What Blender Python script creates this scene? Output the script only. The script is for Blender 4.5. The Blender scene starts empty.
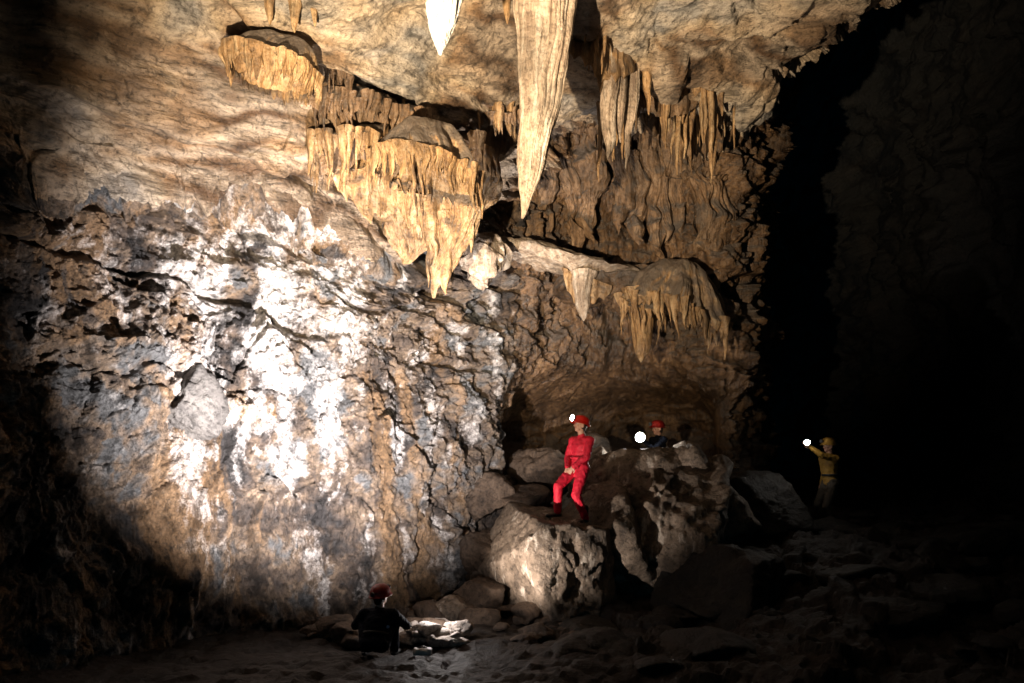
import bpy, bmesh, math, random, time
import numpy as np
from mathutils import Vector, Matrix
from mathutils.bvhtree import BVHTree
random.seed(7)
T0=time.time()
EYE=2.6
def unproj(px,py,y):
    """camera-frame pixel position and depth into the cave in m -> world metres"""
    return ((px-512)/796*y, y, EYE+(453-py)/796*y)
V=Vector
# ------------------------------------------------------------ noise
G=np.array([[1,1,0],[-1,1,0],[1,-1,0],[-1,-1,0],[1,0,1],[-1,0,1],[1,0,-1],[-1,0,-1],
            [0,1,1],[0,-1,1],[0,1,-1],[0,-1,-1],[1,1,0],[-1,1,0],[0,-1,1],[0,-1,-1]],dtype=np.float32)
u32=np.uint32
def hsh(x,y,z,s=0):
    h=x.astype(u32)*u32(374761393)+y.astype(u32)*u32(668265263)+z.astype(u32)*u32(2147483647)+u32((s*974634777)&0xffffffff)
    h=(h^(h>>u32(13)))*u32(1274126177)
    h=(h^(h>>u32(15)))*u32(2246822519)
    return h^(h>>u32(16))
def perlin(p,s=0):
    p=np.asarray(p,dtype=np.float32); i=np.floor(p); f=p-i; i=i.astype(np.int32)
    w=f*f*f*(f*(f*6-15)+10); fx,fy,fz=f[...,0],f[...,1],f[...,2]; ix,iy,iz=i[...,0],i[...,1],i[...,2]
    def g(a,b,c):
        gr=G[hsh(ix+a,iy+b,iz+c,s)&u32(15)]
        return gr[...,0]*(fx-a)+gr[...,1]*(fy-b)+gr[...,2]*(fz-c)
    x,y,z=w[...,0],w[...,1],w[...,2]
    def L(a,b,t): return a+(b-a)*t
    return L(L(L(g(0,0,0),g(1,0,0),x),L(g(0,1,0),g(1,1,0),x),y),
             L(L(g(0,0,1),g(1,0,1),x),L(g(0,1,1),g(1,1,1),x),y),z)
def fbm(p,o=4,s=0,gain=.5):
    r=0;a=1
    for k in range(o):
        r=r+a*perlin(p*(2.03**k)+k*17.3,s+k); a*=gain
    return r
def ridged(p,o=3,s=0,gain=.5):
    r=0;a=1
    for k in range(o):
        r=r+a*(1-2*np.abs(perlin(p*(2.1**k)+k*9.1,s+k))); a*=gain
    return r/(1.7)
def facet(p,s=0,tilt=.8):
    """cellular rock joints: each block gets its own offset and tilt"""
    p=p.astype(np.float32); i=np.floor(p).astype(np.int32); best=np.full(p.shape[:-1],9.,dtype=np.float32); out=np.zeros_like(best)
    for a in (-1,0,1):
        for b in (-1,0,1):
            for c in (-1,0,1):
                x,y,z=i[...,0]+a,i[...,1]+b,i[...,2]+c
                h=hsh(x,y,z,s)
                dx=p[...,0]-(x+(h&u32(1023)).astype(np.float32)/1023); dy=p[...,1]-(y+((h>>u32(10))&u32(1023)).astype(np.float32)/1023); dz=p[...,2]-(z+((h>>u32(20))&u32(1023)).astype(np.float32)/1023)
                d=dx*dx+dy*dy+dz*dz
                h2=h*u32(2654435761)^(h>>u32(7))
                def B(k): return ((h2>>u32(k))&u32(255)).astype(np.float32)/127.5-1
                m=d<best
                v=B(0)*.5+tilt*(dx*B(8)+dy*B(16)+dz*B(24))
                best=np.where(m,d,best); out=np.where(m,v,out)
    return out
def sst(x,a,b):
    t=np.clip((x-a)/(b-a),0,1); return t*t*(3-2*t)
# ------------------------------------------------------------ mesh helpers
ROCKS=[]
def link(o): bpy.context.scene.collection.objects.link(o); return o
def mesh_arr(name,Vs,F,mat,smooth=True,attrs=None):
    me=bpy.data.meshes.new(name); nv=len(Vs); nf=len(F); k=F.shape[1]
    me.vertices.add(nv); me.vertices.foreach_set('co',np.ascontiguousarray(Vs,dtype=np.float32).ravel())
    me.loops.add(nf*k); me.loops.foreach_set('vertex_index',F.astype(np.int32).ravel())
    me.polygons.add(nf); me.polygons.foreach_set('loop_start',np.arange(0,nf*k,k,dtype=np.int32))
    me.polygons.foreach_set('loop_total',np.full(nf,k,dtype=np.int32))
    me.update(calc_edges=True)
    if smooth: me.polygons.foreach_set('use_smooth',np.ones(nf,dtype=bool))
    if attrs:
        for n,a in attrs.items():
            at=me.attributes.new(n,'FLOAT','POINT'); at.data.foreach_set('value',a.astype(np.float32).ravel())
    me.materials.append(mat)
    return link(bpy.data.objects.new(name,me))
def gridF(n,m,off=0,wrap=False):
    idx=np.arange(n*m).reshape(n,m)+off
    if wrap: idx=np.concatenate([idx,idx[:1]],0)
    return np.stack([idx[:-1,:-1],idx[1:,:-1],idx[1:,1:],idx[:-1,1:]],-1).reshape(-1,4)
def gnorm(P,target=None):
    du=np.gradient(P,axis=0); dv=np.gradient(P,axis=1); n=np.cross(du,dv)
    n/=np.linalg.norm(n,axis=-1,keepdims=True)+1e-9
    if target is not None:
        s=np.sign(((np.array(target)-P)*n).sum(-1,keepdims=True)); s[s==0]=1
        if s.mean()<0: n=-n
    return n
def crom(C,ts):
    C=np.concatenate([[2*C[0]-C[1]],C,[2*C[-1]-C[-2]]],0)
    i=np.clip(np.floor(ts).astype(int),0,len(C)-4); t=(ts-i).reshape((-1,)+(1,)*(C.ndim-1))
    a,b,c,d=C[i],C[i+1],C[i+2],C[i+3]
    return .5*((2*b)+(-a+c)*t+(2*a-5*b+4*c-d)*t*t+(-a+3*b-3*c+d)*t**3)
def loft(CP,nu,nv):
    tu=np.concatenate([np.linspace(i,i+1,n,endpoint=False) for i,n in enumerate(nu)]+[[len(nu)]])
    tv=np.concatenate([np.linspace(i,i+1,n,endpoint=False) for i,n in enumerate(nv)]+[[len(nv)]])
    A=crom(CP,tu); B=crom(A.transpose(1,0,2),tv).transpose(1,0,2)
    U,W=np.meshgrid(tu,tv,indexing='ij')
    return B,U,W
# ------------------------------------------------------------ materials
class NT:
    def __init__(s,name):
        s.m=bpy.data.materials.new(name); s.m.use_nodes=True; s.t=s.m.node_tree; s.t.nodes.clear()
        s.out=s.n('ShaderNodeOutputMaterial'); s.b=s.n('ShaderNodeBsdfPrincipled'); s.l(s.b.outputs[0],s.out.inputs[0])
        s.tc=s.n('ShaderNodeTexCoord').outputs['Object']
    def n(s,t,**k):
        x=s.t.nodes.new(t)
        for a,b in k.items(): setattr(x,a,b)
        return x
    def l(s,a,b): s.t.links.new(a,b)
    def put(s,i,v):
        if isinstance(v,bpy.types.NodeSocket): s.l(v,i)
        else: i.default_value=v
    def mapping(s,sc,rot=(0,0,0),src=None):
        m=s.n('ShaderNodeMapping'); s.l(src or s.tc,m.inputs[0]); m.inputs['Scale'].default_value=sc; m.inputs['Rotation'].default_value=rot; return m.outputs[0]
    def noise(s,scale,detail=5,rough=.6,vec=None,dist=0):
        x=s.n('ShaderNodeTexNoise'); s.l(vec or s.tc,x.inputs['Vector']); x.inputs['Scale'].default_value=scale
        x.inputs['Detail'].default_value=detail; x.inputs['Roughness'].default_value=rough; x.inputs['Distortion'].default_value=dist; return x.outputs[0]
    def ramp(s,f,st):
        r=s.n('ShaderNodeValToRGB'); s.l(f,r.inputs[0]); e=r.color_ramp.elements
        while len(e)<len(st): e.new(.5)
        for q,(p,c) in zip(e,st):
            q.position=p; q.color=(c,c,c,1) if not isinstance(c,tuple) else (*c,1)
        return r.outputs[0]
    def mix(s,f,a,b,mode='MIX'):
        x=s.n('ShaderNodeMix',data_type='RGBA',blend_type=mode); s.put(x.inputs[0],f)
        for i,v in ((6,a),(7,b)):
            if isinstance(v,tuple): x.inputs[i].default_value=(*v,1)
            else: s.l(v,x.inputs[i])
        return x.outputs[2]
    def math(s,op,a,b=0.):
        x=s.n('ShaderNodeMath',operation=op); s.put(x.inputs[0],a); s.put(x.inputs[1],b); return x.outputs[0]
    def attr(s,n): return s.n('ShaderNodeAttribute',attribute_name=n).outputs['Fac']
    def bump(s,h,dist,strength=1,prev=None):
        b=s.n('ShaderNodeBump'); s.l(h,b.inputs['Height']); b.inputs['Distance'].default_value=dist; b.inputs['Strength'].default_value=strength
        if prev: s.l(prev,b.inputs['Normal'])
        return b.outputs[0]
    def fin(s,col,rough=.7,nrm=None,spec=.4):
        s.put(s.b.inputs['Base Color'],(*col,1) if isinstance(col,tuple) else col); s.put(s.b.inputs['Roughness'],rough)
        s.b.inputs['Specular IOR Level'].default_value=spec
        if nrm: s.l(nrm,s.b.inputs['Normal'])
        return s.m
def wall_mat():
    # large-scale mineral zones and a painted pool of flash light are stored on the mesh; fine grain is node noise
    t=NT('limestone_wall')
    b=t.noise(9,6,.78); d=t.noise(34,4,.7)
    base=t.ramp(t.attr('tone'),[(.12,(.035,.030,.030)),(.40,(.13,.092,.070)),(.60,(.27,.19,.13)),(.85,(.17,.17,.175))])
    base=t.mix(t.math('MULTIPLY',t.attr('ochre'),.6),base,(.42,.23,.09))
    m=t.math('ADD',t.attr('calcite_hotspot'),t.math('MULTIPLY',t.math('SUBTRACT',b,.5),1.3))
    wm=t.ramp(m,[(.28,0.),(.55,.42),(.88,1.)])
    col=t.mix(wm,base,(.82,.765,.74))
    col=t.mix(1.,col,t.ramp(b,[(.33,.08),(.45,.6),(.58,1.)]),'MULTIPLY')
    col=t.mix(1.,col,t.ramp(d,[(.35,.5),(.52,1.)]),'MULTIPLY')
    n=t.bump(b,.13,1); n=t.bump(d,.035,1,n)
    return t.fin(col,t.ramp(b,[(.3,.3),(.6,.75)]),n,.5)
def ceil_mat():
    t=NT('banded_marble_ceiling')
    fine=t.noise(2.4,7,.72,vec=t.mapping((.7,1.4,7),(math.radians(20),math.radians(30),0)),dist=.5)
    g=t.noise(13,5,.7)
    base=t.ramp(t.attr('tone'),[(.12,(.11,.06,.03)),(.42,(.33,.20,.105)),(.62,(.52,.39,.26)),(.85,(.33,.30,.27))])
    col=t.mix(t.ramp(t.attr('bands'),[(.2,0.),(.9,.6)]),base,(.62,.50,.38))
    col=t.mix(1.,col,t.ramp(fine,[(.33,.20),(.5,.85),(.62,1.)]),'MULTIPLY')
    col=t.mix(1.,col,t.ramp(g,[(.33,.35),(.48,1.)]),'MULTIPLY')
    n=t.bump(fine,.10,1); n=t.bump(g,.04,1,n)
    return t.fin(col,.5,n,.45)
def flow_mat(name,c0,c1,c2,dust=.8):
    t=NT(name)
    a=t.noise(1.5,6,.65,vec=t.mapping((6,6,.7)),dist=.3); b=t.noise(1.1,4,.6); c=t.noise(16,5,.7)
    col=t.ramp(a,[(.3,c0),(.5,c1),(.72,c2)])
    col=t.mix(1.,col,t.ramp(b,[(.33,.30),(.6,1.)]),'MULTIPLY')
    col=t.mix(1.,col,t.ramp(c,[(.3,.35),(.52,1.)]),'MULTIPLY')
    if dust>0:
        g=t.n('ShaderNodeNewGeometry'); sx=t.n('ShaderNodeSeparateXYZ'); t.l(g.outputs['Normal'],sx.inputs[0])
        col=t.mix(t.math('MULTIPLY',t.ramp(sx.outputs[2],[(.0,0.),(.4,1.)]),dust),col,(.12,.105,.095))
    n=t.bump(a,.07,1); n=t.bump(c,.03,1,n)
    return t.fin(col,.42,n,.5)
def rock_mat(name,c0,c1,c2,white=.0):
    t=NT(name)
    a=t.noise(1.7,6,.7); b=t.noise(11,6,.75)
    col=t.ramp(a,[(.32,c0),(.5,c1),(.7,c2)])
    col=t.mix(1.,col,t.ramp(b,[(.33,.2),(.52,1.)]),'MULTIPLY')
    if white: 
        c=t.noise(2.2,5,.65,vec=t.mapping((2,2,.6))); col=t.mix(t.ramp(c,[(.62-white*.2,0.),(.75-white*.2,1.)]),col,(.66,.58,.5))
    n=t.bump(a,.09,1); n=t.bump(b,.06,1,n)
    return t.fin(col,.6,n,.4)
M_WALL=wall_mat(); M_CEIL=ceil_mat()
M_FLOW=flow_mat('golden_flowstone',(.11,.055,.024),(.40,.23,.10),(.64,.46,.27))
M_BROWN=flow_mat('brown_flowstone',(.05,.03,.016),(.21,.12,.06),(.38,.25,.15))
M_PALE=flow_mat('pale_flowstone',(.22,.145,.10),(.47,.35,.25),(.74,.64,.53),.3)
M_WHITE=flow_mat('white_calcite',(.68,.64,.60),(.82,.80,.77),(.9,.88,.86),0)
M_OCH=flow_mat('ochre_flowstone',(.03,.018,.011),(.15,.08,.037),(.28,.17,.085),.6)
M_ROCK=rock_mat('boulder_limestone',(.06,.045,.036),(.20,.15,.11),(.38,.30,.235),.2)
M_ROCK2=rock_mat('boulder_brown',(.035,.025,.019),(.105,.07,.048),(.19,.13,.09))
M_SPUR=rock_mat('grey_limestone',(.04,.037,.035),(.11,.10,.095),(.20,.185,.17))
M_LITE=rock_mat('boulder_pale',(.25,.2,.17),(.45,.38,.33),(.7,.64,.6),.3)
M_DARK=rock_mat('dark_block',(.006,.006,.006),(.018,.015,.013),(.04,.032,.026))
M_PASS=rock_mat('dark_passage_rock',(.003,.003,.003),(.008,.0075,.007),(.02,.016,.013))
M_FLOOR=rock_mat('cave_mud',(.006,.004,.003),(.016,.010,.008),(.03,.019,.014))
def plain(name,col,rough=.6,bump=0,sc=30,spec=.4,emit=0):
    t=NT(name); v=t.noise(sc,3,.6); c=t.mix(1.,col,t.ramp(v,[(.25,.6),(.65,1.)]),'MULTIPLY')
    if emit: t.b.inputs['Emission Color'].default_value=(1,.95,.88,1); t.b.inputs['Emission Strength'].default_value=emit
    return t.fin(c,rough,t.bump(v,bump,1) if bump else None,spec)
M_RED=plain('red_caving_suit',(.58,.008,.032),.65,.02,14); M_REDH=plain('red_helmet',(.45,.012,.008),.3)
M_REDD=plain('deep_red_helmet',(.22,.008,.006),.45)  # deeper and less glossy red than the other helmet
M_YEL=plain('yellow_jacket',(.32,.18,.03),.65,.02,14); M_TRO=plain('dark_trousers',(.05,.04,.03),.8,.02,14)
M_NAVY=plain('navy_suit',(.005,.007,.014),.8,.02,14,.1); M_SKIN=plain('skin',(.55,.30,.21),.5,0,20); M_LIP=plain('lips',(.42,.14,.11),.5)
M_GLV=plain('dark_glove',(.02,.018,.016),.8)
M_HAIR=plain('dark_hair',(.03,.018,.012),.6,.01,60); M_BOOT=plain('rubber_boot',(.03,.03,.03),.5); M_BELT=plain('webbing',(.012,.012,.012),.8)
M_EYE=plain('eye_white',(.75,.72,.7),.3); M_IRIS=plain('iris',(.03,.02,.015),.2)
M_LENS=plain('lamp_lens',(.9,.9,.9),.2,emit=150); M_METAL=plain('lamp_housing',(.08,.08,.08),.4)
M_REFL=plain('reflective_blue',(.25,.4,.7),.3); M_BAGW=plain('white_bag',(.7,.7,.72),.6,.01)
# ------------------------------------------------------------ main wall + ceiling loft
Pp=[-60,60,180,300,400,480,560,650]
FY=[8.3,9.6,11,12,13.2,14.6,16.4,16.8]
R=[[(500,8.6),(330,8.9),(200,8.8),(120,8.4),(40,8.2),(-60,7.8)],
   [(500,9.9),(330,10.2),(205,10.1),(165,9.6),(90,9.2),(0,8.7)],
   [(500,11.2),(330,11.5),(225,11.3),(185,10.7),(100,10.1),(0,9.4)],
   [(500,12.4),(330,12.6),(240,12.4),(200,11.6),(110,10.9),(0,10.0)],
   [(500,13.4),(360,13.6),(290,13.4),(240,12.8),(140,12.0),(0,10.4)],
   [(500,14.8),(370,15.0),(270,15.0),(200,14.4),(120,13.2),(0,10.8)],
   [(500,16.6),(350,16.8),(170,16.6),(120,14.8),(70,12.7),(0,11.0)],
   [(500,17.0),(340,16.8),(150,16.4),(108,14.8),(60,12.8),(0,11.4)]]
CP=[]
CP.append([(-7.5,3,-.8),(-7.8,3,1.5),(-7.8,3,4),(-7.5,3,5.6),(-6.5,3,6.6),(-5.4,3,7.4),(-4.4,3,8.2),(-3,2,9.0),(-2.5,0,9.6),(-2.5,-4,10)])
for k,px in enumerate(Pp):
    q=[((px-512)/796*FY[k],FY[k],-.8)]+[unproj(px,a,b) for a,b in R[k]]
    f=k/8
    q+=[(-4.8+10.6*f,7.2+.6*f,9.0+.5*f),(-3.5+10*f,3,9.8),(-3.5+10*f,-4,10.2)]
    CP.append(q)
CP.append([unproj(735,0,16.4)[:2]+(-.8,),unproj(735,500,16.4),unproj(730,340,16.2),unproj(728,160,16.0),unproj(740,112,14.6),unproj(780,88,13),unproj(862,5,11.7),(5.9,7.8,9.6),(6.5,3,9.9),(6.5,-4,10.2)])
CP.append([(6.0,20,-.8),(6.0,20,2),(5.9,20,5),(5.9,19.5,8),(4.9,15.3,10.2),(5.6,14,10.2),(6.2,12.3,10.6),(6.8,8,11),(7.4,3,11.3),(7.4,-4,11.6)])
CP.append([(7.5,28,-.8),(7.5,28,2),(7.5,28,6),(7,27,10),(5.6,17,14),(6.2,15,14),(6.8,13,14),(7.4,8,14),(8,3,14),(8,-4,14)])
CP=np.array([[tuple(c) for c in r] for r in CP],dtype=float)
P,U,W=loft(CP,[50,80,110,120,110,100,100,100,90,50,20],[60,110,110,90,90,110,110,30,15,10])
P=P.astype(np.float32)
N=gnorm(P,(0,6,4)).astype(np.float32)
x,y,z=P[...,0],P[...,1],P[...,2]
mc=sst(W,3.55,4.3); mb=sst(U,5.9,6.8)*(1-mc); ml=(1-mc)*(1-sst(U,5.9,6.8))
warp=np.stack([fbm(P*.8,3,5),fbm(P*.8,3,15),fbm(P*.8,3,25)],-1)
Q=P+warp*.25
bedz=z+.23*x+.25*warp[...,0]
bed=np.stack([x*.45,y*.45,bedz*2.0],-1)
strat=perlin(bed,31)+.6*perlin(bed*2.2,32)+.35*perlin(bed*4.7,33)
mstr=sst(bedz,3.3,4.6)*(.5+.5*sst(fbm(P*.5,2,35),-.1,.3))
vert=np.stack([x*1.9,y*1.9,z*.3],-1)+warp*.2
vrid=ridged(vert,3,13)
wd=.34*fbm(P*.42,3,1)+.13*ridged(Q*.9,4,3,.55)+.20*facet(Q*np.array([1.0,1.0,.7]),7)+.12*facet(Q*np.array([2.4,2.4,1.6]),8)+.07*facet(Q*5.5,9)+.035*facet(Q*12,10)+.04*fbm(P*8,3,11,.65)
wd+=strat*(.04+.24*mstr)+.17*vrid*(1-.6*mstr)
# open bedding joints running down to the right across the upper wall
for i,(b0,wv,dp) in enumerate([(6.15,.10,.45),(5.55,.07,.38),(5.05,.06,.34),(4.55,.05,.25),(3.9,.05,.22),(2.6,.04,.12)]):
    nb=perlin(np.stack([x*.7+i*7,y*.7,z*.2],-1),300+i)
    gap=sst(nb,-.25,.15)
    l=bedz-b0-.25*perlin(np.stack([x*.9,y*.9,z*0+i],-1),320+i)
    wd+=-dp*gap*np.exp(-(l/wv)**2)+.20*gap*dp*np.exp(-((l-.22)/.16)**2)
cd=.26*fbm(P*.45,3,41)+.08*fbm(np.stack([x*1.2,y*1.2,z*3],-1)*1.2,4,43)+.05*ridged(np.stack([x*.6+z,y*1.6,z*2.2],-1),3,45)+.02*fbm(P*9,2,47)
lipl=5.9-(U-3.8)*.5+.28*fbm(P*.9,3,49); lip=sst(W,lipl-.07,lipl+.07)*sst(U,2.9,3.7)*(1-sst(U,8.0,9.5))
cd+=.50*lip-.25*(1-lip)*sst(U,3.2,4.2)*mc+.10*facet(Q*1.2,46)*(1-lip)*sst(U,3,4)
edge=sst(U,7.6,9.0)*mc; cd+=edge*(.35*facet(Q*1.1,48)+.15*facet(Q*2.7,44))
# a second, lower shelf along the left of the ceiling
lip2=4.75-.35*(U-2.5)+.25*fbm(P*1.1,3,350); cd+=.30*sst(W,lip2-.05,lip2+.05)*(1-sst(U,4.2,4.9))*sst(U,1.5,2.2)-.15*mc*sst(U,1.5,2.2)*(1-sst(U,4.2,4.9))
flu=np.stack([x*1.5,y*1.5,z*.3],-1)+warp*.25
bd=.34*ridged(flu,2,51)+.15*ridged(flu*2.4,2,53)+.30*fbm(P*.6,3,55)+.30*facet(Q*.9,57)+.17*facet(Q*2.2,59)+.08*facet(Q*5,60)+.07*fbm(P*7,3,58,.6)+.12*strat
ax_,ay_,az_=unproj(610,430,16.7)
alc=np.exp(-(((x-ax_)/2.1)**2)**1.5-(((z-az_)/1.0)**2)**1.5)
bd=bd*(1-.6*alc)-2.3*alc
D=wd*ml+cd*mc+bd*mb
jn=np.exp(-((W-3.9)/.45)**2); D+=jn*(.22*strat+.18*facet(Q*1.6,61)+.08*facet(Q*4,62))
P2=P+N*D[...,None]
st=np.stack([x*1.8,y*1.8,z*.33],-1)+warp*.35
vs_=fbm(st,5,71,.6); be=fbm(bed*1.3,3,76,.6)
hotspot=np.exp(-(((x+3.3+.1*(z-4))/1.6)**2+((z-4.7)/2.5)**2))  # bright centre of the wall flash, painted into the rock colour
cal_hot=-.04+.80*hotspot+.85*vs_+.30*be*mstr+.30*fbm(P*2.5,4,77,.65)  # calcite streaks plus the painted flash pool, paler inside and darker outside
def patch(px,py,yy,rx,rz,amp):
    c=unproj(px,py,yy); return amp*np.exp(-(((x-c[0]+.25*fbm(P*2.2,3,79))/rx)**2+((z-c[2])/rz)**2)**2)
pt=patch(222,440,11.3,.24,.62,1)+patch(290,462,12.1,.13,.40,1)
cal_hot=cal_hot+pt*.6
och=np.clip(sst(fbm(st*.8+9,4,73,.6),.10,.45)*.75+patch(224,412,11.3,.22,.25,1.2),0,1.4)
tone=.5+.75*fbm(P*.9,5,74,.65)+.15*facet(Q*2.4,8)
bands=.5+.5*np.sin((z*2.2+x*.7-y*.9+1.6*fbm(P*np.array([.35,.5,.7]),4,75))*6.5)*(.6+.4*perlin(P*.8,78))
tone_c=.47+.95*fbm(P*.5,4,80)
toneall=np.where(W>3.75,tone_c,tone)
n,m=P.shape[:2]; k=int(np.argmin(np.abs(W[0]-3.75)))
def part(name,a,b,mat):
    return mesh_arr(name,P2[:,a:b].reshape(-1,3),gridF(n,b-a),mat,attrs={'calcite_hotspot':cal_hot[:,a:b],'ochre':och[:,a:b],'tone':toneall[:,a:b],'bands':bands[:,a:b]})
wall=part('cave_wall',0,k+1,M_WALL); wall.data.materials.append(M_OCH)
uu=((U[:-1,:k]+U[1:,1:k+1])/2+.35*warp[:-1,:k,0]+.15*tone[:-1,:k]).reshape(-1)
wall.data.polygons.foreach_set('material_index',(uu>6.3).astype(np.int32))
ceiling=part('cave_ceiling',k,m,M_CEIL)
print('loft',time.time()-T0)
# ------------------------------------------------------------ far dark passage wall
pl=[(2.5,36),(8,33),(11.5,28),(12.5,22),(11.6,17),(10.6,12),(11.5,6),(12,0),(12,-5)]
CPb=[]
for (a,b) in pl:
    CPb.append([(a-s,b-.5*s if b>15 else b,h) for s,h in ((0,-.8),(-.5,3),(0,7),(1,11),(3,14),(7,16),(13,17.5))])
Pb,Ub,Wb=loft(np.array(CPb,dtype=float),[30,40,40,50,50,40,20,10],[50,50,50,40,20,15])
Nb=gnorm(Pb,(2,12,5)); Qb=Pb+.3*np.stack([fbm(Pb*.6,2,a) for a in (1,2,3)],-1)
db=.9*fbm(Pb*.25,3,81)+.5*facet(Qb*.55,82)+.25*facet(Qb*1.3,83)+.12*facet(Qb*3,86)+.3*ridged(Pb*.7,3,84)+.05*fbm(Pb*5,3,85)
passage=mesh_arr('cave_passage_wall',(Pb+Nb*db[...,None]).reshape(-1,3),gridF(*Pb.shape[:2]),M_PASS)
# ------------------------------------------------------------ floor
gx=np.linspace(-11,14,480); gy=np.concatenate([np.linspace(-6,6,60,endpoint=False),np.linspace(6,20,340),np.linspace(20.1,36,50)])
X,Y=np.meshgrid(gx,gy,indexing='ij'); P0=np.stack([X,Y,X*0],-1)
def floor_h(X,Y):
    return 1.0*sst(6-Y,0,5)+1.25*np.exp(-(((X-2.9)/1.9)**2+((Y-15.9)/1.7)**2))+.72*sst(X,3.2,5.4)*sst(Y,11,14.2)+.35*sst(X,1.5,5)*sst(Y,8.5,12)+.5*sst(Y,15,22)
Q0=P0+.2*np.stack([fbm(P0*.8,2,a) for a in (4,5,6)],-1)
Z=floor_h(X,Y)+.10*fbm(P0*.6,3,91)+sst(X,-.5,2)*(.25*facet(Q0*.9,92)+.10*facet(Q0*2.7,93))+.05*facet(Q0*4,94)+.03*fbm(P0*6,3,95)
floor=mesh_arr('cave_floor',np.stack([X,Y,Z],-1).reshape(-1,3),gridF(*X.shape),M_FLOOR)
# ------------------------------------------------------------ boulders
def ico(sub):
    bm=bmesh.new(); bmesh.ops.create_icosphere(bm,subdivisions=sub,radius=1); bm.verts.ensure_lookup_table()
    v=np.array([q.co[:] for q in bm.verts]); f=np.array([[a.index for a in q.verts] for q in bm.faces]); bm.free(); return v,f
ICO6=ico(6); ICO5=ico(5); ICO4=ico(4)
def boulder_geo(c,r,seed,planes=(),base=ICO5,npl=11,rough=1.,ribs=0,lim=1.12):
    d,f=base; rs=np.random.RandomState(seed)
    pn=rs.normal(size=(npl,3)); pn/=np.linalg.norm(pn,axis=1,keepdims=True); pd=rs.uniform(.62,.9,npl)
    for (a,b) in planes:
        a=np.array(a,float); a/=np.linalg.norm(a); pn=np.vstack([pn,a]); pd=np.append(pd,b)
    dots=d@pn.T; rr=np.where(dots>.05,pd/np.maximum(dots,.05),9); rr=np.minimum(rr.min(1),lim)
    p=d*rr[:,None]*np.array(r); w=p+seed*3.1; s=1/max(min(r),.2)
    disp=.09*facet(w*s*1.6+.3*fbm(w*s,2,seed)[:,None],seed)+.05*facet(w*s*4,seed+1)+.05*fbm(w*s*2,4,seed+2,.6)
    if ribs: disp=disp+ribs*ridged(np.stack([w[:,0]*2.6,w[:,1]*2.6,w[:,2]*.5],-1),2,seed+5)
    p=p+d*(disp*min(r)*rough)[:,None]
    return p+np.array(c),f
def boulder(name,c,r,seed,mat,**k):
    p,f=boulder_geo(c,r,seed,**k); o=mesh_arr(name,p,f,mat); ROCKS.append(o); return o
B='boulder'
boulder(B,(.70,12.9,.40),(1.05,1.05,1.35),3,M_ROCK,planes=[((.14,-.05,1),.84),((-.74,-.55,-.30),.60),((.45,-1,.22),.66),((.9,-.5,0),.8),((-.75,-.3,.6),.88)],base=ICO6,npl=1,lim=1.5,rough=.75)
boulder(B,unproj(655,530,14.0),(1.2,1.0,1.35),11,M_ROCK,base=ICO6,ribs=.20,planes=[((-.4,-.8,.3),.75)],lim=1.3,npl=8)
boulder(B,unproj(702,515,14.4),(.8,.8,.95),19,M_ROCK,ribs=.18,lim=1.3,npl=8)
boulder(B,unproj(618,560,13.7),(.8,.7,.9),23,M_ROCK,ribs=.14,npl=5,lim=1.4)
boulder(B,unproj(640,478,14.6),(.95,.6,.55),29,M_ROCK,npl=6,lim=1.35)
boulder(B,unproj(600,478,14.6),(.5,.5,.45),30,M_ROCK,npl=6,lim=1.35)
boulder(B,unproj(540,472,15.3),(.62,.5,.5),31,M_ROCK2)
boulder(B,unproj(584,455,15.9),(.5,.5,.42),33,M_ROCK2)
boulder(B,unproj(484,498,14.4),(.45,.4,.37),35,M_ROCK2,npl=6,lim=1.3)
boulder(B,unproj(524,505,14.4),(.42,.4,.4),36,M_ROCK2,npl=6,lim=1.3)
boulder(B,unproj(488,548,13.9),(.42,.45,.45),37,M_ROCK2,npl=6,lim=1.3)
boulder(B,unproj(458,560,14.2),(.35,.4,.3),38,M_ROCK2)
boulder(B,unproj(484,590,13.0),(.42,.4,.24),39,M_ROCK2,npl=5,lim=1.35)
boulder(B,unproj(447,612,12.6),(.26,.3,.2),41,M_ROCK,npl=5,lim=1.35)
boulder(B,unproj(760,512,14.8),(1.0,.9,.55),45,M_DARK,npl=6,lim=1.35)
boulder(B,unproj(830,615,13.5),(1.2,1.0,.7),47,M_DARK,planes=[((0,0,1),.8)],npl=5,lim=1.4)
boulder(B,unproj(730,605,12.6),(.9,.8,.65),49,M_DARK,npl=5,lim=1.4)
boulder(B,unproj(940,570,14.5),(1.5,1.2,1.0),51,M_DARK,npl=5,lim=1.4)
boulder('wall_rock_spur',unproj(186,406,11.05),(.34,.30,.38),64,M_SPUR,planes=[((-.5,-.6,.5),.5),((.7,-.6,.1),.5),((0,-.6,-.8),.55)],npl=1,lim=1.6,rough=1.8)
def rubble(name,items,mat,base=ICO4,**k):
    vs=[];fs=[];o=0
    for i,(c,r,s) in enumerate(items):
        p,f=boulder_geo(c,r,s,base=base,npl=k.get('npl',6),lim=1.35); vs.append(p); fs.append(f+o); o+=len(p)
    return mesh_arr(name,np.concatenate(vs),np.concatenate(fs),mat)
rs=np.random.RandomState(5)
it=[]
for i in range(90):
    X_=rs.uniform(-2.9,1.0); Y_=rs.uniform(10.9,13.6); r=.05+.2*rs.uniform()**2
    it.append(((X_,Y_,float(floor_h(np.array(X_),np.array(Y_)))+r*.2),(r*1.3,r,r*.75),100+i))
rubble('rock_rubble',it,M_ROCK2)
it=[]
for i in range(46):
    px=rs.uniform(396,462); Y_=rs.uniform(10.7,11.5); r=.03+.10*rs.uniform()**1.5
    it.append((((px-512)/796*Y_,Y_,.05+rs.uniform(0,.14)*(i%2)),(r*1.5,r,r*.8),200+i))
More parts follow.
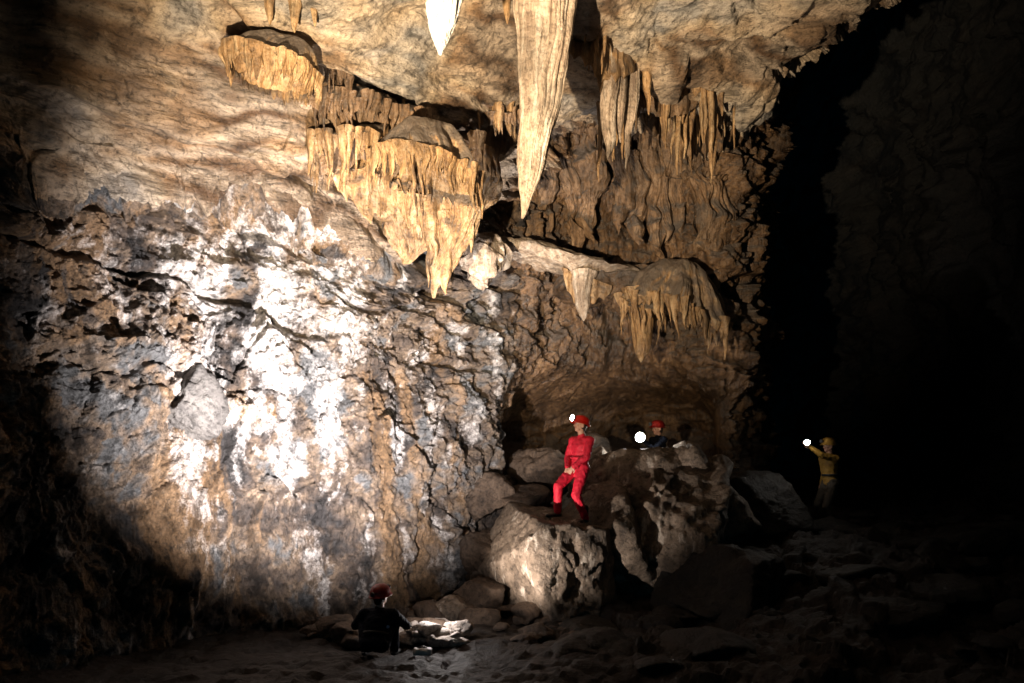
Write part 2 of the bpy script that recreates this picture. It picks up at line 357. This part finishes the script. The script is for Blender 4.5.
rubble('pale_rock_rubble',it,M_LITE)
it=[]
for i in range(110):
    X_=rs.uniform(1.0,9.5); Y_=rs.uniform(9.5,18); r=.06+.4*rs.uniform()**2.5
    it.append(((X_,Y_,float(floor_h(np.array(X_),np.array(Y_)))+r*.1),(r*1.4,r*1.1,r*.6),300+i))
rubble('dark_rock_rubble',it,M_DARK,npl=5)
# ------------------------------------------------------------ speleothems
def tube_geo(path,rad,seed,nr=48,nl=90,flute=.12,nf=5,flat=1.,fine=.05):
    path=np.array(path,float); rad=np.array(rad,float)
    t=np.linspace(0,len(path)-1,nl); C=crom(path,t); Rr=np.maximum(crom(rad[:,None],t)[:,0],.004)
    a=np.linspace(0,2*np.pi,nr,endpoint=False)[:,None]
    ca,sa=np.cos(a),np.sin(a); tt=t[None]/(len(path)-1)
    q=np.stack(np.broadcast_arrays(ca*nf*.35,sa*nf*.35,tt*1.2+seed*3.7),-1)
    fl=1+flute*2*ridged(q,2,seed)+fine*perlin(np.stack(np.broadcast_arrays(ca*2,sa*2,tt*22+seed),-1),seed+1)+.10*perlin(np.stack(np.broadcast_arrays(ca,sa,tt*5+seed),-1),seed+4)
    r=Rr[None]*fl
    p=np.stack([C[None,:,0]+r*ca,C[None,:,1]+r*sa*flat,np.broadcast_to(C[None,:,2],r.shape)],-1)
    return p.reshape(-1,3),gridF(nr,nl,wrap=True)
def wrp(p,amp=.12,s=1.3,seed=0):
    return p+amp*np.stack([fbm(p*s,3,seed+a) for a in (901,902,903)],-1)
def join(name,geos,mat,warp=0):
    vs=[];fs=[];o=0
    for p,f in geos: vs.append(p); fs.append(f+o); o+=len(p)
    v=np.concatenate(vs)
    if warp: v=wrp(v,warp)
    return mesh_arr(name,v,np.concatenate(fs),mat)
def stal(px,py0,py1,y,w,seed,lean=0,**k):
    a=np.array(unproj(px,py0,y)); b=np.array(unproj(px+lean,py1,y)); w=w/796*y/2
    mid=a+(b-a)*.5; q=a+(b-a)*.82
    return tube_geo([a+np.array([0,0,.25]),a,mid,q,b],[w*1.35,w,w*.72,w*.42,.006],seed,nr=k.pop('nr',28),nl=k.pop('nl',60),**k)
def canopy_geo(c,rx,ry,h,L,seed,nf=9,nr=260,off=(.35,.7)):
    """sloping hood of flowstone: apex set back against the ceiling, ragged lip hanging forward"""
    a=np.linspace(0,2*np.pi,nr,endpoint=False)[:,None]; t=np.linspace(0,2,90)[None]
    ca,sa=np.cos(a),np.sin(a); ph=np.clip(t,0,1); k=np.clip(t-1,0,1)
    q=np.stack([ca*nf*.32,sa*nf*.32,ca*0+seed*1.7],-1)
    rim=1+.40*perlin(q*.55+5,seed+9)+.12*ridged(q*1.1,1,seed)
    fr=np.clip(.35+.75*(ridged(q*1.3,1,seed)*.9-.15)+.7*(ridged(q*3.1,1,seed+1)-.45),.05,1.5)
    flute=ridged(q*3.1,1,seed+1)*.08+.05*ridged(q*7,1,seed+7)
    rho=ph**.75*rim*(1+flute*np.clip(ph*1.4-.4,0,1))*(1-.10*k)
    zz=-h*(ph**2.0)-L*fr*k-h*.30*ca*ph*np.sign(off[0]+.01)
    px=c[0]+rx*rho*ca+off[0]*rx*(1-ph); py=c[1]+ry*rho*sa+off[1]*ry*(1-ph)
    p=np.stack([px,py,c[2]+zz+0*ca],-1).reshape(-1,3)
    return p,gridF(nr,90,wrap=True)
def canopy(name,px,py,y,wpx,hpx,Lpx,seed,mat,depth=1.,fr=26,nf=9,flen=1.0,off=(.35,.7),warp=.10):
    s=y/796; rx=wpx/2*s; ry=rx*depth; c=unproj(px,py,y); p,f=canopy_geo(c,rx,ry,hpx*s,Lpx*s,seed,nf,off=off); g=[(p,f)]
    P3=p.reshape(-1,90,3); r=np.random.RandomState(seed)
    for i in range(fr):
        j=int(r.uniform(.48,1.02)*P3.shape[0])%P3.shape[0]; X_,Y_,z0=P3[j,44]
        L=Lpx*s*(.3+1.3*r.uniform()**2)*flen; w=r.uniform(.010,.034)*(.5+rx)
        g.append(tube_geo([(X_,Y_,z0+.08),(X_,Y_,z0-L*.4),(X_+r.normal()*.01,Y_,z0-L)],[w*1.8,w,.004],seed*50+i,nr=12,nl=24))
    return join(name,g,mat,warp)
def curtain_geo(p0,p1,L,seed,th=.05,wave=.14,n=240,nt=60,mid=None):
    p0=np.array(p0);p1=np.array(p1); s=np.linspace(0,1,n); base=p0+(p1-p0)*s[:,None]
    if mid is not None: base+=np.array(mid)*(4*s*(1-s))[:,None]
    ln=np.linalg.norm(p1-p0); q=np.stack([s*ln*1.6,s*0+seed,s*0],-1)
    e=np.sin(np.pi*s)**.45
    Ls=L*e*np.clip(.55+.5*ridged(q,1,seed)+.45*(ridged(q*3.3,1,seed+1)-.4),.08,1.6)
    t=np.linspace(0,1,nt)[None]
    off=wave*(perlin(q*1.3,seed+3)*1.2)[:,None]*(1-.2*t)+.04*ridged(q*3.3,1,seed+1)[:,None]
    def side(sg):
        thk=th*np.sqrt(np.clip(1-t,0,1))*(1+.8*ridged(q*3.3,1,seed+1)[:,None])
        X_=base[:,0:1]+0*t; Y_=base[:,1:2]-off+sg*thk; Z_=base[:,2:3]-Ls[:,None]*t+.1*(1-t)
        return np.stack([X_,Y_,Z_],-1)
    p=np.concatenate([side(-1),side(1)[::-1]],0)
    return p.reshape(-1,3),gridF(2*n,nt,wrap=True)
def curtain(name,a,b,Lpx,seed,mat,**k):
    warp=k.pop('warp',.10); L=Lpx/796*a[2]
    return join(name,[curtain_geo(unproj(*a),unproj(*b),L,seed,**k)],mat,warp)
C='flowstone_canopy'
canopy(C,276,40,9.6,78,34,20,71,M_FLOW,fr=80,off=(.5,.3))
canopy(C,322,44,10.4,50,20,24,72,M_BROWN,fr=18)
canopy(C,356,84,11.0,70,22,32,73,M_BROWN,fr=34,off=(.1,.8))
canopy(C,405,108,11.5,60,18,30,74,M_BROWN,fr=24)
canopy(C,430,124,10.5,100,50,24,76,M_FLOW,fr=100,nf=12,off=(.05,.1))
canopy(C,372,126,11.3,90,30,38,75,M_FLOW,fr=46,off=(.4,.4))
canopy(C,676,262,15.0,94,50,26,79,M_FLOW,fr=26,nf=10,off=(.2,.2))
canopy(C,640,295,14.8,40,18,20,80,M_FLOW,fr=10)
canopy(C,686,66,12.8,50,16,22,81,M_FLOW,fr=14,off=(-.3,.6))
canopy(C,500,112,12.8,70,18,16,85,M_BROWN,fr=14)
D_='flowstone_curtain'
curtain(D_,(300,70,10.7),(398,112,11.3),52,201,M_BROWN)
curtain(D_,(310,160,11.4),(390,142,11.7),36,202,M_BROWN,mid=(0,-.2,0))
curtain(D_,(332,176,11.5),(410,182,12.0),50,203,M_FLOW)
curtain(D_,(400,204,11.9),(478,208,12.2),60,205,M_FLOW,th=.09)
curtain(D_,(562,38,11.0),(640,58,11.8),42,206,M_FLOW)
curtain(D_,(600,70,12.0),(700,100,13.0),34,207,M_BROWN)
curtain(D_,(330,60,11.3),(420,100,11.9),50,208,M_BROWN)
curtain(D_,(560,272,15.0),(612,290,15.0),30,209,M_FLOW)
curtain(D_,(425,115,12.0),(520,130,12.8),44,211,M_BROWN)
curtain(D_,(640,108,14.0),(738,116,14.4),62,212,M_BROWN,th=.08)
join('hanging_flowstone',[tube_geo([unproj(466,150,12.3),unproj(466,190,12.2),unproj(457,225,12.1),unproj(444,262,12.1),unproj(434,294,12.1)],[.34,.38,.25,.15,.02],91,nr=160,nl=180,flute=.26,nf=14,flat=.8),
  tube_geo([unproj(425,190,12.5),unproj(420,215,12.5),unproj(412,245,12.5),unproj(408,268,12.5)],[.6,.5,.3,.04],92,nr=160,nl=140,flute=.24,nf=14,flat=.6),
  tube_geo([unproj(360,150,12.1),unproj(366,180,12.2),unproj(380,205,12.3),unproj(390,226,12.4)],[.6,.5,.3,.04],93,nr=160,nl=140,flute=.24,nf=14,flat=.6),
  stal(447,225,290,12.0,14,94),stal(428,235,285,12.1,10,95),stal(470,200,250,12.0,9,96)],M_FLOW,.12)
join('large_stalactite',[tube_geo([unproj(548,-60,9.6),unproj(546,0,9.6),unproj(543,60,9.6),unproj(537,120,9.6),unproj(530,170,9.6),unproj(522,218,9.6)],[.36,.30,.235,.175,.12,.012],101,nr=180,nl=300,flute=.17,nf=11,flat=.75,fine=.03),
  tube_geo([unproj(560,-40,9.7),unproj(560,10,9.7),unproj(556,60,9.7),unproj(548,130,9.65)],[.16,.13,.09,.02],102,nr=60,nl=100,flute=.2),
  tube_geo([unproj(528,-40,9.55),unproj(527,10,9.5),unproj(526,50,9.5),unproj(526,100,9.55)],[.10,.08,.05,.01],103,nr=40,nl=90,flute=.2)],M_PALE,.05)
join('white_stalactite',[tube_geo([unproj(444,-60,7.6),unproj(444,-10,7.6),unproj(442,25,7.6),unproj(440,56,7.6)],[.15,.12,.085,.008],104,nr=100,nl=110,flute=.32,nf=7),
  tube_geo([unproj(451,-60,7.6),unproj(451,-10,7.6),unproj(449,35,7.6)],[.07,.05,.006],105,nr=30,nl=60,flute=.2)],M_WHITE,.02)
S='stalactite'
for (px,a,b,y,w,sd,ln) in [(606,10,162,11.6,22,1,4),(618,30,140,11.7,16,2,2),(634,50,132,11.9,14,3,-3),(597,30,95,11.5,12,4,2),(648,50,115,12,10,5,0),
      (510,-20,24,9.8,10,6,0),(268,-20,28,9.2,11,8,4),(292,-20,34,9.2,12,9,3),(312,-10,26,9.4,8,10,2),(700,60,98,12.8,20,11,-4),(720,70,100,13,12,12,0),
      (583,285,322,15.0,16,13,1),(640,300,362,14.8,22,14,2),(476,150,222,12.0,12,16,-6),(626,20,168,11.9,10,17,2),(663,60,150,12.6,12,18,2)]:
    join(S,[stal(px,a,b,y,w,110+sd,ln,flute=.22,nr=44,nl=90,nf=7)],M_PALE if sd in(1,2,3,13,17) else M_FLOW,.06)
r=np.random.RandomState(9); g=[]
for i in range(26):
    px=r.uniform(566,606); g.append(stal(px,22+(px-566)*.4,22+(px-566)*.4+r.uniform(15,44),11.2+r.uniform(-.3,.3),r.uniform(2.5,5),300+i,nr=12,nl=24))
for i in range(70):
    px=r.uniform(595,735); g.append(stal(px,80+r.uniform(-15,20),100+85*r.uniform()**2,13.4+r.uniform(-.7,.8),r.uniform(3,8),340+i,nr=14,nl=24))
for i in range(30):
    px=r.uniform(318,520); g.append(stal(px,40+(px-318)*.4,58+(px-318)*.4+45*r.uniform()**2,11.0+(px-318)*.007+r.uniform(-.2,.3),r.uniform(3,7),400+i,nr=12,nl=24))
join('stalactite_fringe',g,M_FLOW,.06)
g=[]
for i,(px,a,b,w,y) in enumerate([(572,130,270,20,16.2),(590,120,250,20,16.1),(618,125,240,18,15.9),(652,130,262,24,15.9),(678,130,250,18,15.9),(704,125,280,22,15.7),(633,170,252,16,15.9),(716,190,300,16,15.7),(545,140,240,16,16.3),(664,150,240,14,15.8)]):
    g.append(stal(px,a,b,y,w,500+i,flute=.28,nr=70,nl=120,nf=9,lean=3))
join('flowstone_columns',g,M_BROWN,.25)
# flowstone ledge
p,f=boulder_geo((0,0,0),(1.9,.6,.15),66,base=ICO6,npl=6,ribs=.2,rough=1.3)
ang=math.radians(15); p=np.stack([p[:,0]*math.cos(ang)+p[:,2]*math.sin(ang),p[:,1],-p[:,0]*math.sin(ang)+p[:,2]*math.cos(ang)],-1)+np.array(unproj(550,258,15.3))
mesh_arr('flowstone_ledge',wrp(p,.18,1.1),f,M_PALE)
p,f=boulder_geo(unproj(484,265,14.0),(.24,.25,.34),67,npl=5,ribs=.35,lim=1.4); mesh_arr('flowstone_boss',wrp(p,.2,2),f,M_PALE)
p,f=boulder_geo(unproj(615,290,15.7),(1.0,.6,.28),68,npl=8,ribs=.3); mesh_arr('flowstone_boss',wrp(p,.25),f,M_OCH)
print('rocks',time.time()-T0)
# ------------------------------------------------------------ figures
def vox(name,ells,size,mat,parent,smooth=4,wr=0.,seed=0):
    bm=bmesh.new()
    for c,A,r in ells:
        M=Matrix.Translation(c)@(Matrix((A[0],A[1],A[2])).transposed()@Matrix.Diagonal(V(r))).to_4x4()
        bmesh.ops.create_icosphere(bm,subdivisions=2,radius=1,matrix=M)
    me=bpy.data.meshes.new(name); bm.to_mesh(me); bm.free(); o=link(bpy.data.objects.new(name+'_t',me))
    md=o.modifiers.new('r','REMESH'); md.mode='VOXEL'; md.voxel_size=size
    sm=o.modifiers.new('s','SMOOTH'); sm.factor=.5; sm.iterations=smooth
    dg=bpy.context.evaluated_depsgraph_get(); m2=bpy.data.meshes.new_from_object(o.evaluated_get(dg))
    bpy.data.objects.remove(o)
    nn=len(m2.vertices); co=np.zeros(nn*3,dtype=np.float32); m2.vertices.foreach_get('co',co); co=co.reshape(-1,3)
    if wr:
        no=np.array([v.normal[:] for v in m2.vertices]); co=co+no*(wr*(ridged(co*np.array([7,7,12]),2,seed)-.3)+wr*.5*fbm(co*22,2,seed+3))[:,None]
        m2.vertices.foreach_set('co',co.astype(np.float32).ravel())
    m2.polygons.foreach_set('use_smooth',np.ones(len(m2.polygons),dtype=bool)); m2.materials.clear(); m2.materials.append(mat); m2.name=name
    ob=link(bpy.data.objects.new(name,m2)); ob.parent=parent; return ob
I3=(V((1,0,0)),V((0,1,0)),V((0,0,1)))
def chain(a,b,ra,rb,A=I3,step=.4):
    ra=V((ra,)*3) if not hasattr(ra,'__len__') else V(ra); rb=V((rb,)*3) if not hasattr(rb,'__len__') else V(rb)
    n=max(2,int((b-a).length/(min(min(ra),min(rb))*step))+1)
    return [(a.lerp(b,i/n),A,ra.lerp(rb,i/n)) for i in range(n+1)]
def ik(a,b,l1,l2,pole):
    d=b-a; L=min(d.length,(l1+l2)*.999); d.normalize(); x=(L*L+l1*l1-l2*l2)/(2*L); h=math.sqrt(max(l1*l1-x*x,0))
    p=pole-d*pole.dot(d); p.normalize(); return a+d*x+p*h
def frame(F,U=V((0,0,1))):
    F=F.normalized(); L=U.cross(F).normalized(); U=F.cross(L).normalized(); return F,L,U
def hand(name,w,D,Nn,side,mat,par,curl=.5):
    D=D.normalized(); Sd=(D.cross(Nn)).normalized()*side; Nn=(Nn-D*Nn.dot(D)).normalized(); A=(D,Sd,Nn)
    e=chain(w,w+D*.085,(.03,.03,.018),(.03,.04,.016),A)
    for i,(o,l) in enumerate(((.031,.072),(.011,.082),(-.010,.077),(-.030,.060))):
        p=w+D*.085+Sd*o; dirn=D
        for s,(fr,rr) in enumerate(((.45,.0098),(.32,.0088),(.23,.0078))):
            ang=curl*(.5+.9*s); dirn=(D*math.cos(ang)+Nn*math.sin(ang)); q=p+dirn*l*fr*1.05; e+=chain(p,q,rr,rr*.93,I3,.6); p=q
    p=w+D*.03+Sd*.03; q=p+(D*.7+Sd*.7+Nn*.25)*.036; e+=chain(p,q,.013,.011); e+=chain(q,q+(D*.95+Sd*.15+Nn*.45)*.03,.011,.009)
    return vox(name,e,.0042,mat,par,2)
def headgear(par,hc,F,L,U,lit,hmat):
    prof=[(.0,.135),(.05,.13),(.09,.112),(.115,.08),(.128,.04),(.132,.0),(.150,-.012),(.152,-.018),(.128,-.016),(.122,.0),(.11,.06),(.05,.115),(0,.12)]
    nr=40; vs=[]
    for i in range(nr):
        a=2*math.pi*i/nr
        for (r_,z_) in prof:
            rr=r_*(1+(.03 if z_>.02 and (i%8 in(0,1)) else 0))
            vs.append(hc+U*(.035+z_)+F*(rr*math.cos(a)*1.12)+L*(rr*math.sin(a)*.95))
    o=mesh_arr('helmet',np.array([v[:] for v in vs]),gridF(nr,len(prof),wrap=True),hmat); o.parent=par
    def cyl(nm,c,ax,r0,r1,h,mat):
        bm=bmesh.new(); rot=ax.to_track_quat('Z','Y').to_matrix().to_4x4()
        bmesh.ops.create_cone(bm,cap_ends=True,segments=24,radius1=r0,radius2=r1,depth=h,matrix=Matrix.Translation(c)@rot)
        bmesh.ops.bevel(bm,geom=[e for e in bm.edges if len(e.link_faces)==2 and e.calc_face_angle(0)>.8],offset=.004,segments=2,affect='EDGES')
        me=bpy.data.meshes.new(nm); bm.to_mesh(me); bm.free(); me.materials.append(mat); q=link(bpy.data.objects.new(nm,me)); q.parent=par; return q
    lc=hc+U*.085+F*.155; rr=.05 if lit else .034
    cyl('headlamp_housing',lc,F,rr*.9,rr*1.15,.04,M_METAL)
    cyl('headlamp_lens',lc+F*.023,F,rr,rr*.97,.016,M_LENS if lit else M_METAL)
    cyl('lamp_battery',hc+U*.07-F*.15,F,.03,.03,.03,M_METAL)
    return lc+F*.06,cyl
def human(name,org,face,look,J,suit,legs,hmat,lit=False,glove=M_SKIN,boot=M_BOOT,wr=.010,seed=1):
    e=bpy.data.objects.new(name,None); link(e); O=V(org)
    F,L,U=frame(V(face)); pel=V(J['pelvis']); che=V(J['chest']); nk=V(J['neck']); up=(che-pel).normalized()
    Ft=(F-up*F.dot(up)).normalized(); Lt=up.cross(Ft).normalized(); A=(Lt,Ft,up)
    w=pel.lerp(che,.5)
    T=chain(O+pel,O+w,(.168,.125,.10),(.155,.115,.10),A); T+=chain(O+w,O+che,(.155,.115,.10),(.185,.13,.11),A)
    shb=che+up*.10
    T+=chain(O+che,O+shb,(.185,.13,.11),(.15,.095,.06),A); T+=chain(O+shb,O+nk,(.075,.07,.05),(.062,.062,.05),A)
    Lg=[]
    for s,sg in (('L',1),('R',-1)):
        sh=V(J['sh'+s]) if 'sh'+s in J else che+up*.10+Lt*.19*sg
        wr_=V(J['wr'+s]); d=wr_-sh
        if d.length>.54: wr_=sh+d.normalized()*.54
        el=ik(sh,wr_,.29,.26,V(J.get('pe'+s,(0,0,-1))))
        T+=chain(O+shb,O+sh,(.08,.08,.07),(.078,.078,.072)); T+=chain(O+sh,O+el,.074,.060); T+=chain(O+el,O+wr_,.060,.042)
        hd=V(J['hd'+s]) if 'hd'+s in J else (wr_-el)
        hand('hand_'+s.lower(),O+wr_,hd,V(J.get('pn'+s,tuple(-Lt*sg))),1,glove,e,J.get('curl',.55))
        J['W'+s]=O+wr_
        hip=pel-up*.03+Lt*.09*sg; an=V(J['an'+s]); d=an-hip
        if d.length>.86: hip=an-d.normalized()*.86
        kn=ik(hip,an,.44,.43,V(J.get('pk'+s,tuple(F))))
        Lg+=chain(O+hip+up*.03,O+kn,.112,.080); Lg+=chain(O+kn,O+an,.080,.062)
        td=V(J.get('td'+s,tuple(F))).normalized(); tl=td.cross(V((0,0,1))).normalized(); Af=(td,tl,V((0,0,1))); base=O+an
        B_=chain(base+V((0,0,.16)),base-V((0,0,.03)),.058,.050)+chain(base-V((0,0,.045))-td*.03,base-V((0,0,.055))+td*.16,(.05,.043,.035),(.05,.045,.028),Af)
        vox('boot_'+s.lower(),B_,.011,boot,e,3)
    if legs is suit: vox('body',T+Lg,.0135,suit,e,5,wr,seed)
    else:
        vox('body',T,.0135,suit,e,5,wr,seed); Lg+=chain(O+pel-up*.04,O+pel,(.165,.122,.09),(.162,.119,.09),A); vox('trousers',Lg,.0135,legs,e,5,wr,seed+4)
    hF,hL,hU=frame(V(look)); hc=O+nk+V((0,0,.14))+hF*.02
    Ah=(hF,hL,hU)
    H=[(hc,Ah,V((.096,.076,.105))),(hc-hF*.01+hU*.02,Ah,V((.098,.078,.1))),(hc+hF*.035-hU*.062,Ah,V((.052,.052,.052))),(hc+hF*.062-hU*.092,Ah,V((.022,.024,.02))),(hc+hF*.07+hU*.028,Ah,V((.024,.05,.012)))]
    H+=chain(hc+hF*.088+hU*.008,hc+hF*.112-hU*.028,.009,.014); H+=[(hc+hF*.076+hL*q*.036-hU*.022,Ah,V((.018,.02,.018))) for q in(-1,1)]
    H+=[(hc-hF*.008+hL*q*.078-hU*.008,Ah,V((.02,.010,.032))) for q in(-1,1)]
    H+=chain(hc-hU*.06-hF*.015,O+nk,.055,.06)
    vox('head',H,.006,M_SKIN,e,2)
    vox('mouth',[(hc+hF*.087-hU*.053,Ah,V((.010,.024,.008)))],.0035,M_LIP,e,1)
    for q in(-1,1):
        vox('eye',[(hc+hF*.082+hL*q*.032+hU*.006,Ah,V((.012,.015,.010)))],.003,M_EYE,e,1)
        vox('iris',[(hc+hF*.093+hL*q*.032+hU*.006,Ah,V((.004,.0065,.0065)))],.002,M_IRIS,e,1)
    vox('hair',[(hc-hF*.025-hU*.0,Ah,V((.092,.083,.09))),(hc-hF*.05-hU*.05,Ah,V((.055,.065,.05)))],.008,M_HAIR,e,3,.004,seed)
    lp,cyl=headgear(e,hc,hF,hL,hU,lit,hmat)
    nb=40; vs=[]
    for i in range(nb):
        a=2*math.pi*i/nb
        for (dr,dz) in ((.004,-.02),(.016,-.018),(.016,.018),(.004,.02)):
            vs.append((O+w-up*.02+Lt*((.160+dr)*math.cos(a))+Ft*((.122+dr)*math.sin(a))+up*dz)[:])
    bo=mesh_arr('belt',np.array(vs),gridF(nb,4,wrap=True),M_BELT if suit is not M_RED else M_RED); bo.parent=e
    return e,lp,J,cyl
BV={}
def ground(x,y):
    best=-9
    for o in ROCKS:
        if o not in BV: BV[o]=BVHTree.FromPolygons([v.co for v in o.data.vertices],[p.vertices for p in o.data.polygons])
        h=BV[o].ray_cast(V((x,y,6)),V((0,0,-1)))
        if h[0] is not None: best=max(best,h[0].z)
    return max(best,float(floor_h(np.array(x),np.array(y))))
bx,by=1.10,13.0
gz=ground(bx+.07,by-.12); gr=ground(bx-.40,by-.08)
dz=max(min(gr-gz,.18),-.12)
eR,HL,_,_=human('caver_in_red_suit',(bx,by,gz),(-.75,-.66,0),(-.90,-.42,.22),
  dict(pelvis=(0,0,.90),chest=(.03,.02,1.25),neck=(.035,.01,1.45),wrL=(-.11,-.24,.93),wrR=(-.20,-.03,.92),peL=(.8,-.3,-.2),peR=(-.2,.8,-.3),
       hdL=(-.6,.2,-.75),hdR=(-.2,-.45,-.85),pnL=(.2,.6,0),pnR=(.3,.5,0),anL=(.09,-.08,.09),anR=(-.36,-.05,.09+dz),tdL=(-.6,-.8,0),tdR=(-.95,-.3,0)),
  M_RED,M_RED,M_REDH,lit=True,seed=3)
bx2,by2=6.0,15.0; gz2=ground(bx2,by2)
e2,lp2,J2,cyl2=human('caver_in_yellow_jacket',(bx2,by2,gz2),(-.95,-.3,0),(-.95,-.3,.05),
  dict(pelvis=(0,0,.90),chest=(-.02,0,1.25),neck=(-.02,0,1.45),wrL=(-.47,-.20,1.58),wrR=(-.08,.22,.88),peL=(0,-.2,-1),hdL=(-.7,-.2,.6),
       anL=(.05,-.12,.09),anR=(-.06,.12,.09)),M_YEL,M_TRO,M_YEL,seed=5)
def handlamp(par,cylf,c,ax,r=.05):
    cylf('hand_lamp_housing',c,ax,r*.7,r,.09,M_METAL); cylf('hand_lamp_lens',c+ax*.05,ax,r*.93,r*.9,.012,M_LENS)
ax2=V((-.35,-.93,.05)).normalized(); c2=J2['WL']+V((-.08,-.06,.08)); handlamp(e2,cyl2,c2,ax2,.055)
bx3,by3=2.85,15.4; gz3=1.50
e3,lp3,J3,cyl3=human('caver_in_red_helmet',(bx3,by3,gz3),(-.9,-.4,0),(-.9,-.4,0),
  dict(pelvis=(0,0,.90),chest=(-.02,0,1.25),neck=(-.02,0,1.43),wrL=(-.36,-.32,1.33),wrR=(-.1,.22,.9),peL=(0,-.2,-1),hdL=(-.6,-.5,.3),anL=(.03,-.12,.09),anR=(-.1,.12,.09)),M_NAVY,M_NAVY,M_REDD,glove=M_GLV,seed=7)
ax3=V((-.25,-.96,.1)).normalized(); c3=J3['WL']+V((-.07,-.08,.06)); handlamp(e3,cyl3,c3,ax3,.095)
bx4,by4=-1.74,10.1; gz4=-.06
e4,lp4,J4,cyl4=human('crouching_caver',(bx4,by4,gz4),(.15,.95,0),(.5,.85,.12),
  dict(pelvis=(0,0,.24),chest=(.02,.12,.50),neck=(.03,.18,.66),wrL=(-.16,.52,.50),wrR=(.22,.50,.50),peL=(-.6,0,-.6),peR=(.6,0,-.6),
       anL=(-.18,.32,.09),anR=(.2,.34,.09),pkL=(-.2,.5,.9),pkR=(.2,.5,.9)),M_NAVY,M_NAVY,M_REDD,glove=M_GLV,seed=9)
cyl4('shoulder_reflector',V((bx4+.17,by4-.02,gz4+.46)),V((.3,-1,.1)).normalized(),.02,.02,.01,M_REFL)
def equipment(name,c,size,mat,seed):
    e=bpy.data.objects.new(name,None); link(e); c=V(c); a,b,h=size
    L_=[]
    for i in range(7): 
        L_+=chain(c+V((-a/2,0,h*(.2+i*.1))),c+V((a/2,0,h*(.2+i*.1))),(h*.25,b/2,h*.22),(h*.25,b/2,h*.22))
    vox('bag',L_,.012,mat,e,3,.01,seed)
    vox('handle',chain(c+V((-a*.3,0,h*.95)),c+V((0,0,h*1.25)),.012,.012)+chain(c+V((0,0,h*1.25)),c+V((a*.3,0,h*.95)),.012,.012),.006,M_METAL,e,1); return e
equipment('equipment_bag',(-1.15,10.25,.0),(.20,.13,.09),M_BAGW,4)
# ------------------------------------------------------------ lights
def spot(name,loc,tgt,W_,col,ang,blend=.6,rad=.08,parent=None):
    l=bpy.data.lights.new(name,'SPOT'); l.energy=W_; l.color=col; l.spot_size=math.radians(ang); l.spot_blend=blend; l.shadow_soft_size=rad
    o=link(bpy.data.objects.new(name,l)); o.location=loc; o.rotation_euler=(V(tgt)-V(loc)).to_track_quat('-Z','Y').to_euler(); return o
def point(name,loc,W_,col,rad=.03):
    l=bpy.data.lights.new(name,'POINT'); l.energy=W_; l.color=col; l.shadow_soft_size=rad; o=link(bpy.data.objects.new(name,l)); o.location=loc; return o
spot('flash_on_wall',(-1.6,8.2,1.5),(-3.1,12.4,4.0),9600,(1,.93,.90),96,1.,.06)
spot('flash_on_ceiling',(-1.8,3.4,3.1),(-.3,11.8,7.9),11500,(1,.80,.54),72,1.,.06)
spot('flash_on_caver',(-1.0,10.6,.5),(1.0,13.4,1.5),900,(1,.86,.74),54,.8,.04)
point('hand_lamp_glow',c3+ax3*.12,60,(1,.95,.85),.04)
point('hand_lamp_glow',c2+ax2*.1,4,(1,.9,.75),.04)
point('ground_flash',(-1.0,10.98,.5),26,(1,.93,.9),.04)
spot('headlamp_beam',HL,(-3,12.5,3.6),40,(1,.85,.7),60,.8,.03)
w=bpy.data.worlds.new('World'); bpy.context.scene.world=w; w.use_nodes=True
bg=w.node_tree.nodes['Background']; bg.inputs[0].default_value=(.05,.42,.62,1); bg.inputs[1].default_value=.08
# ------------------------------------------------------------ camera
cam=bpy.data.cameras.new('camera'); cam.lens=28; cam.sensor_width=36; cam.shift_y=(453-341.5)/1024; cam.clip_end=200
co=link(bpy.data.objects.new('camera',cam)); co.location=(0,0,EYE); co.rotation_euler=(math.radians(90),0,0)
sc=bpy.context.scene; sc.camera=co
sc.view_settings.view_transform='Standard'; sc.view_settings.look='None'; sc.view_settings.exposure=0
print('end',time.time()-T0)
